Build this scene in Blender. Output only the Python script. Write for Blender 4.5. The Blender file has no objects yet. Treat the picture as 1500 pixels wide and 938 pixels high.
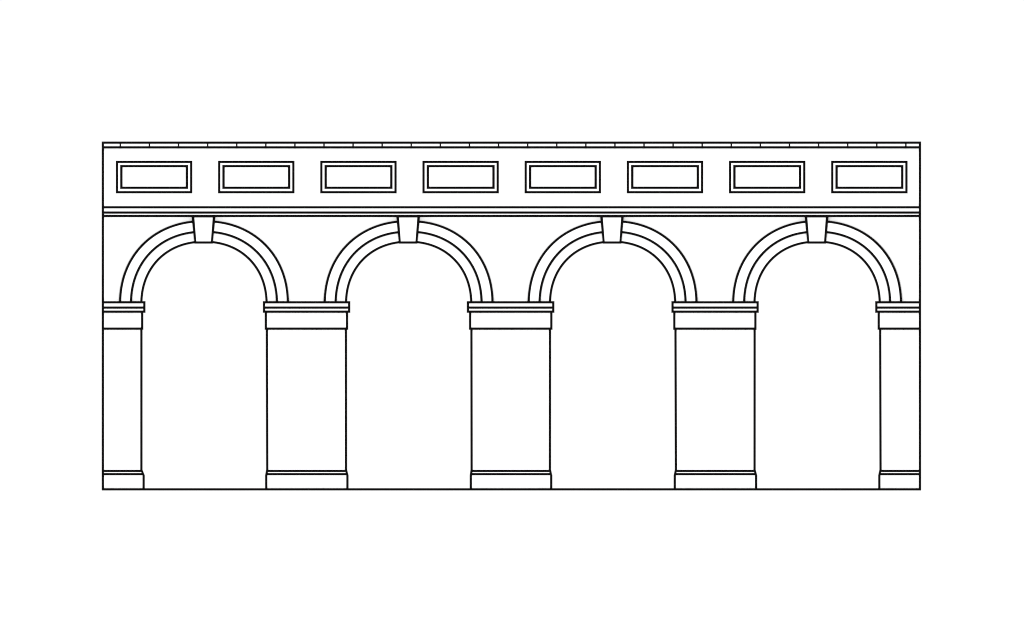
import bpy, bmesh, math
from mathutils import Vector

# ---------------------------------------------------------------- scale
S = 0.02            # metres per drawing unit (the arcade is about 24 m long)
XC = 750.0
D = 2.4             # depth of the arcade wall, front to back (metres)
W = 3.58            # breadth of the inked lines, drawing units
H = W / 2


def ln(c):
    """extent of the inked line centred on drawing height c"""
    return (c - H, c + H)



FOOT = 717.1 + H    # drawing height of the ground line's lower edge = z 0


def X(px):
    return (px - XC) * S


def Z(py):
    return (FOOT - py) * S


scene = bpy.context.scene
col = scene.collection

# ---------------------------------------------------------------- materials


def make_mat(name, dark, light, scale, rough, bump):
    m = bpy.data.materials.new(name)
    m.use_nodes = True
    nt = m.node_tree
    b = nt.nodes['Principled BSDF']
    b.inputs['Roughness'].default_value = rough
    b.inputs['Specular IOR Level'].default_value = 0.0
    tc = nt.nodes.new('ShaderNodeTexCoord')
    n = nt.nodes.new('ShaderNodeTexNoise')
    n.inputs['Scale'].default_value = scale
    n.inputs['Detail'].default_value = 5
    r = nt.nodes.new('ShaderNodeValToRGB')
    r.color_ramp.elements[0].position = 0.35
    r.color_ramp.elements[0].color = (*dark, 1)
    r.color_ramp.elements[1].position = 0.65
    r.color_ramp.elements[1].color = (*light, 1)
    nt.links.new(tc.outputs['Object'], n.inputs['Vector'])
    nt.links.new(n.outputs['Fac'], r.inputs['Fac'])
    nt.links.new(r.outputs['Color'], b.inputs['Base Color'])
    if bump:
        bp = nt.nodes.new('ShaderNodeBump')
        bp.inputs['Strength'].default_value = bump
        bp.inputs['Distance'].default_value = 0.002
        nt.links.new(n.outputs['Fac'], bp.inputs['Height'])
        nt.links.new(bp.outputs['Normal'], b.inputs['Normal'])
    return m


WHITE = make_mat('white_plaster', (.88, .88, .88), (.90, .90, .90), 6.0, .9, .05)
BLACK = make_mat('black_ink', (.0034, .0030, .0031), (.0046, .0042, .0043), 9.0, 1.0, 0)
GROUND = make_mat('white_ground', (.88, .88, .88), (.90, .90, .90), 1.5, .95, .05)

# ---------------------------------------------------------------- mesh collecting


class Shape:
    """collects faces, white (0) or inked (1), and links them as one mesh object"""

    def __init__(self):
        self.v, self.f, self.m = [], [], []

    def quad(self, pts, ink=0):
        k = len(self.v)
        self.v += [tuple(p) for p in pts]
        self.f.append(tuple(range(k, k + len(pts))))
        self.m.append(ink)

    def grid(self, A, B, C, E, ulines=(), vlines=(), holes=()):
        """a face A B C E cut along its inked lines; lines are (from, to)
        fractions across (u, A->B) and up (v, A->E); holes are left open"""
        us, vs = {0., 1.}, {0., 1.}
        for a, b in ulines:
            us |= {max(0, a), min(1, b)}
        for a, b in vlines:
            vs |= {max(0, a), min(1, b)}
        for a, b, c, d in holes:
            us |= {a, b}
            vs |= {c, d}
        us, vs = sorted(us), sorted(vs)
        A, B, C, E = map(Vector, (A, B, C, E))

        def P(u, v):
            return (A * (1 - u) + B * u) * (1 - v) + (E * (1 - u) + C * u) * v
        for i in range(len(us) - 1):
            for j in range(len(vs) - 1):
                if us[i + 1] - us[i] < 1e-7 or vs[j + 1] - vs[j] < 1e-7:
                    continue
                u, v = (us[i] + us[i + 1]) / 2, (vs[j] + vs[j + 1]) / 2
                if any(a < u < b and c < v < d for a, b, c, d in holes):
                    continue
                ink = any(a < u < b for a, b in ulines) or any(a < v < b for a, b in vlines)
                self.quad([P(us[i], vs[j]), P(us[i + 1], vs[j]),
                           P(us[i + 1], vs[j + 1]), P(us[i], vs[j + 1])], int(ink))

    def block(self, yb, yt, xb, xt=None, pb=0., pt=None, lines=(), left=W, right=W,
              joints=(), holes=(), top=True, bottom=True, depth=None, wide=W):
        """solid from drawing height yb (low) to yt (high); xb / xt its left and
        right at foot and head, pb / pt how far it stands proud of the wall;
        lines = inked bands (y from, y to) running round it"""
        xt = xt or xb
        pt = pb if pt is None else pt
        back = D if depth is None else depth
        z0, z1 = Z(yb), Z(yt)
        h = yb - yt
        wd = xb[1] - xb[0]
        l0, r0, l1, r1 = X(xb[0]), X(xb[1]), X(xt[0]), X(xt[1])
        f0, f1 = -pb, -pt
        k0, k1 = (back + pb, back + pt) if depth is None else (back, back)
        vl = [((yb - max(a, b)) / h, (yb - min(a, b)) / h) for a, b in lines]
        ul = [((a - xb[0]) / wd, (b - xb[0]) / wd) for a, b in joints]
        side = wide * S / (k0 - f0)
        sl = [(0, side), (1 - side, 1)]
        fl = ul + ([(0, left / wd)] if left else []) + ([(1 - right / wd, 1)] if right else [])
        hf = [((a - xb[0]) / wd, (b - xb[0]) / wd, (yb - d) / h, (yb - c) / h) for a, b, c, d in holes]
        self.grid((l0, f0, z0), (r0, f0, z0), (r1, f1, z1), (l1, f1, z1), fl, vl, hf)
        bl = [(1 - b, 1 - a) for a, b in fl]
        self.grid((r0, k0, z0), (l0, k0, z0), (l1, k1, z1), (r1, k1, z1), bl, vl)
        self.grid((l0, k0, z0), (l0, f0, z0), (l1, f1, z1), (l1, k1, z1), sl, vl)
        self.grid((r0, f0, z0), (r0, k0, z0), (r1, k1, z1), (r1, f1, z1), sl, vl)
        if top:
            self.grid((l1, f1, z1), (r1, f1, z1), (r1, k1, z1), (l1, k1, z1), fl, sl)
        if bottom:
            self.grid((l0, k0, z0), (r0, k0, z0), (r0, f0, z0), (l0, f0, z0), fl, sl)

    def build(self, name, parent=None, mats=(WHITE, BLACK)):
        me = bpy.data.meshes.new(name)
        me.from_pydata(self.v, [], self.f)
        for m in mats:
            me.materials.append(m)
        me.polygons.foreach_set('material_index', self.m)
        bm = bmesh.new()
        bm.from_mesh(me)
        bmesh.ops.remove_doubles(bm, verts=bm.verts, dist=1e-5)
        bmesh.ops.dissolve_degenerate(bm, edges=bm.edges, dist=1e-6)
        bm.to_mesh(me)
        bm.free()
        o = bpy.data.objects.new(name, me)
        col.objects.link(o)
        if parent:
            o.parent = parent
        return o


# ---------------------------------------------------------------- the arcade
XL, XR = 150.75 - H, 1347.55 + H  # outer ends, line included
EL = ER = W                       # breadth of the two end lines

arcade = bpy.data.objects.new('arcade', None)
col.objects.link(arcade)
arcade['label'] = 'white arcade of four round arches with black outlines and eight framed parapet panels'
arcade['category'] = 'arcade'

# floor slab whose dark edge is the line the piers stand on
s = Shape()
s.block(FOOT, 717.1 - H, (XL, XR), pb=.12, lines=[(717 - H, FOOT + 1)])
s.build('floor_slab', arcade)

# piers: impost, neck band, shaft, chamfered moulding, plinth
piers = [  # line centres: impost, neck, shaft head, shaft foot, base
    ((None, 211.4), (None, 208.2), (None, 207.1), (None, 207.1), (None, 210.4)),
    ((386.8, 511.4), (389.5, 508.3), (391.0, 506.7), (391.5, 506.8), (390.0, 508.9)),
    ((685.5, 810.4), (688.7, 807.6), (690.6, 805.6), (690.9, 805.5), (689.75, 807.4)),
    ((985.2, 1109.8), (987.8, 1106.5), (989.5, 1105.4), (990.2, 1105.3), (988.5, 1107.5)),
    ((1283.7, None), (1287.25, None), (1289.3, None), (1289.9, None), (1288.1, None)),
]


def span(p):
    return (XL if p[0] is None else p[0] - H, XR if p[1] is None else p[1] + H)


for imp, neck, sh, sf, base in piers:
    lw = EL if imp[0] is None else W
    rw = ER if imp[1] is None else W
    kw = dict(left=lw, right=rw)
    s = Shape()
    s.block(690.15 - H, 481.6 + H, span(sf), span(sh), pb=0., top=False, bottom=False, **kw)
    pier = s.build('pier', arcade)
    if imp[0] is None:
        pier['label'] = 'narrow half-width pier at the left end'
    if imp[1] is None:
        pier['label'] = 'narrow half-width pier at the right end'
    s = Shape()
    s.block(481.6 + H, 456.75 + H, span(neck), pb=.04, lines=[ln(481.6)], **kw)
    s.build('neck_band', pier)
    s = Shape()
    s.block(456.75 + H, 450.8 + H, span(imp), pb=.09, lines=[ln(456.75)], top=False, **kw)
    s.block(450.8 + H, 443.1 - H, span(imp), pb=.10, lines=[ln(443.1), ln(450.8)], **kw)
    s.build('impost', pier)
    s = Shape()
    s.block(694.8 + H, 690.15 - H, span(base), span(sf), pb=.08, pt=.004,
            lines=[ln(690.15), ln(694.8)], bottom=False, **kw)
    s.build('base_moulding', pier)
    s = Shape()
    s.block(717.1 - H, 694.8 + H, span(base), pb=.08, top=False, **kw)
    s.build('plinth', pier)

# arches: outer ring, inner ring, keystone
CY = 446.0
EX = 2.14            # the arches are a little fuller at the haunch than a circle
RO, RM, RI = 122.85, 107.0, 91.75


def ring(shape, cx, radii, inks, proud, start=444.0, n=160):
    """half ring; radii from outside in, inks = colour of each band between"""
    def arc(r, t):
        ry = r - 1.2 * max(0, r - 91) / 32
        a0 = math.asin(((CY - start) / ry) ** (EX / 2))
        a = a0 + (math.pi - 2 * a0) * t
        c, v = math.cos(a), math.sin(a)
        return (X(cx + r * math.copysign(abs(c) ** (2 / EX), c)),
                Z(CY - ry * v ** (2 / EX)))
    f, k, w = -proud, D + proud, W * S
    depth = [(f, f + w, 1), (f + w, k - w, 0), (k - w, k, 1)]
    for i in range(n):
        t0, t1 = i / n, (i + 1) / n
        for (ra, rb), ink in zip(zip(radii, radii[1:]), inks):
            (ax, az), (bx, bz) = arc(ra, t0), arc(ra, t1)
            (cx_, cz), (dx, dz) = arc(rb, t1), arc(rb, t0)
            shape.quad([(ax, f, az), (bx, f, bz), (cx_, f, cz), (dx, f, dz)], ink)
            shape.quad([(dx, k, dz), (cx_, k, cz), (bx, k, bz), (ax, k, az)], ink)
        for r, flip in ((radii[0], False), (radii[-1], True)):
            (ax, az), (bx, bz) = arc(r, t0), arc(r, t1)
            for y0, y1, ink in depth:
                q = [(ax, y0, az), (ax, y1, az), (bx, y1, bz), (bx, y0, bz)]
                shape.quad(q[::-1] if flip else q, ink)


arches = [298.8, 598.6, 897.35, 1196.95]
keys = [  # keystone side lines: left head, left foot, right head, right foot
    (282.45, 286.6, 313.85, 309.9), (582.3, 586.1, 613.5, 609.6),
    (880.9, 884.8, 912.0, 908.4), (1180.4, 1184.5, 1211.9, 1208.1)]
for cx, (lh, lf, rh, rf) in zip(arches, keys):
    s = Shape()
    ring(s, cx, [RO + H, RO - H, RM + H, RM - H], [1, 0, 1], .06)
    arch = s.build('archivolt', arcade)
    s = Shape()
    ring(s, cx, [RM - H, RI + H, RI - H], [0, 1], .03)
    s.build('inner_ring', arch)
    s = Shape()
    s.block(355.45 + H, 316.6 + H, (lf - H, rf + H), (lh - H, rh + H), pb=.09, left=3.2, right=3.2,
            lines=[ln(355.45), (316.6, 317.2 + H)])
    s.build('keystone', arch)

# spandrel wall above the imposts, cut by the arches
s = Shape()
RC = 115.0
xs = {XL, XL + EL, XR - ER, XR}
for cx in arches:
    for i in range(129):
        xs.add(cx + RC * math.cos(math.pi * i / 128))
xs = sorted(xs)


def foot(x):
    y = 443.1 - H
    for cx in arches:
        d = RC * RC - (x - cx) ** 2
        if d > 0:
            y = min(y, CY - math.sqrt(d))
    return y


WT = 316.6 + H
for a, b in zip(xs, xs[1:]):
    if b - a < 1e-6:
        continue
    ink = int(b <= XL + EL + 1e-6 or a >= XR - ER - 1e-6)
    za, zb = Z(foot(a)), Z(foot(b))
    s.quad([(X(a), 0, za), (X(b), 0, zb), (X(b), 0, Z(WT)), (X(a), 0, Z(WT))], ink)
    s.quad([(X(b), D, zb), (X(a), D, za), (X(a), D, Z(WT)), (X(b), D, Z(WT))], ink)
    s.quad([(X(a), D, za), (X(b), D, zb), (X(b), 0, zb), (X(a), 0, za)], 0)
e = W * S / D
for x, flip in ((XL, False), (XR, True)):
    y0, y1 = (0, D) if flip else (D, 0)
    s.grid((X(x), y0, Z(443.1 - H)), (X(x), y1, Z(443.1 - H)), (X(x), y1, Z(WT)), (X(x), y0, Z(WT)),
           [(0, e), (1 - e, 1)])
s.build('spandrel_wall', arcade)

# string course in two steps
kw = dict(left=EL, right=ER)
s = Shape()
s.block(316.6 + H, 311.55 + H, (XL, XR), pb=.10, lines=[ln(316.6)], top=False, **kw)
s.block(311.55 + H, 303.9 - H, (XL, XR), pb=.12, lines=[ln(303.9), ln(311.55)], **kw)
s.build('string_course', arcade)

# parapet with sunk, framed panels
PITCH = (1327.8 - 280.1) / 7
outer = (171.4 - H, 280.05 + H, 237.4 - H, 281.8 + H)        # outer edge of the first frame
inner = (177.75 + H + .1, 273.9 - H - .1, 243.6 + H, 275.3 - H)  # its inner edge
s = Shape()
s.block(303.9 - H, 216.05 + H, (XL, XR), pb=0.,
        holes=[(outer[0] + i * PITCH, outer[1] + i * PITCH, outer[2], outer[3]) for i in range(8)], **kw)
s.build('parapet_wall', arcade)

REC = .16
s = Shape()
a, b, c, d = outer
i0, i1, i2, i3 = inner
yf = -.035
oc = [(a, d), (b, d), (b, c), (a, c)]                       # corners, foot left first
o2 = [(a + W, d - W), (b - W, d - W), (b - W, c + W), (a + W, c + W)]
m2 = [(i0 - W - .2, i3 + W), (i1 + W + .2, i3 + W), (i1 + W + .2, i2 - W), (i0 - W - .2, i2 - W)]
ic = [(i0, i3), (i1, i3), (i1, i2), (i0, i2)]


def at(p, y):
    return (X(p[0]), y, Z(p[1]))


for q in range(4):
    r = (q + 1) % 4
    for A, B, ink in ((oc, o2, 1), (o2, m2, 0), (m2, ic, 1)):
        s.quad([at(A[q], yf), at(A[r], yf), at(B[r], yf), at(B[q], yf)], ink)
    s.quad([at(oc[r], yf), at(oc[q], yf), at(oc[q], REC + .05), at(oc[r], REC + .05)], 0)
    s.quad([at(ic[q], yf), at(ic[r], yf), at(ic[r], REC + .05), at(ic[q], REC + .05)], 0)
frame0 = s.build('panel_frame', arcade)
s = Shape()
s.block(i3 + .8, i2 - .8, (i0 - .8, i1 + .8), pb=-.03, depth=REC + .04, left=0, right=0, wide=.01)
field0 = s.build('panel_field', frame0)
for i in range(1, 8):
    f = frame0.copy()
    f.location.x = i * PITCH * S
    col.objects.link(f)
    g = field0.copy()
    col.objects.link(g)
    g.parent = f

# coping: a course of slabs with open joints
s = Shape()
JP = (1326.95 - 176.3) / 27
s.block(216.05 + H, 209.25 - H, (XL, XR), pb=.08, lines=[ln(209.25), ln(216.05)],
        joints=[(176.3 + i * JP - 1.25, 176.3 + i * JP + 1.25) for i in range(28)], **kw)
s.build('coping', arcade)

# ---------------------------------------------------------------- setting
# the ground, cut through in front of the arcade as in an elevation
s = Shape()
GF, GB, GX, GD = -1.2, 60.0, 90.0, 14.0
for q in ([(-GX, GF, 0), (GX, GF, 0), (GX, GB, 0), (-GX, GB, 0)],
          [(-GX, GF, -GD), (GX, GF, -GD), (GX, GF, 0), (-GX, GF, 0)],
          [(-GX, GB, -GD), (-GX, GF, -GD), (-GX, GF, 0), (-GX, GB, 0)],
          [(GX, GF, -GD), (GX, GB, -GD), (GX, GB, 0), (GX, GF, 0)]):
    s.quad(q)
g = s.build('ground', None, (GROUND,))
g['kind'] = 'structure'
# ---------------------------------------------------------------- light
w = bpy.data.worlds.new('World')
scene.world = w
w.use_nodes = True
bg = w.node_tree.nodes['Background']
bg.inputs['Color'].default_value = (1, 1, 1, 1)
bg.inputs['Strength'].default_value = 1.03

la = bpy.data.lights.new('added_fill_light', 'AREA')  # unseen lamp added behind the camera to whiten the front and fill corner shade
la.shape = 'RECTANGLE'
la.size, la.size_y = 40, 24
la.energy = 17000
lo = bpy.data.objects.new('added_fill_light', la)
lo.location = (-3, -62, 10)
lo.rotation_euler = (Vector((0, 0, 5)) - Vector(lo.location)).to_track_quat('-Z', 'Y').to_euler()
col.objects.link(lo)

# ---------------------------------------------------------------- camera
cam = bpy.data.cameras.new('camera')
cam.type = 'ORTHO'
cam.ortho_scale = 1500 * S
cam.clip_start, cam.clip_end = .1, 500
co = bpy.data.objects.new('camera', cam)
co.location = (0, -40, Z(469))
co.rotation_euler = (math.radians(90), 0, 0)
col.objects.link(co)
scene.camera = co
scene.cycles.filter_width = 1.1

vs = scene.view_settings
vs.view_transform = 'Standard'
vs.look = 'None'
vs.exposure = 0
vs.gamma = 1
vs.use_curve_mapping = False
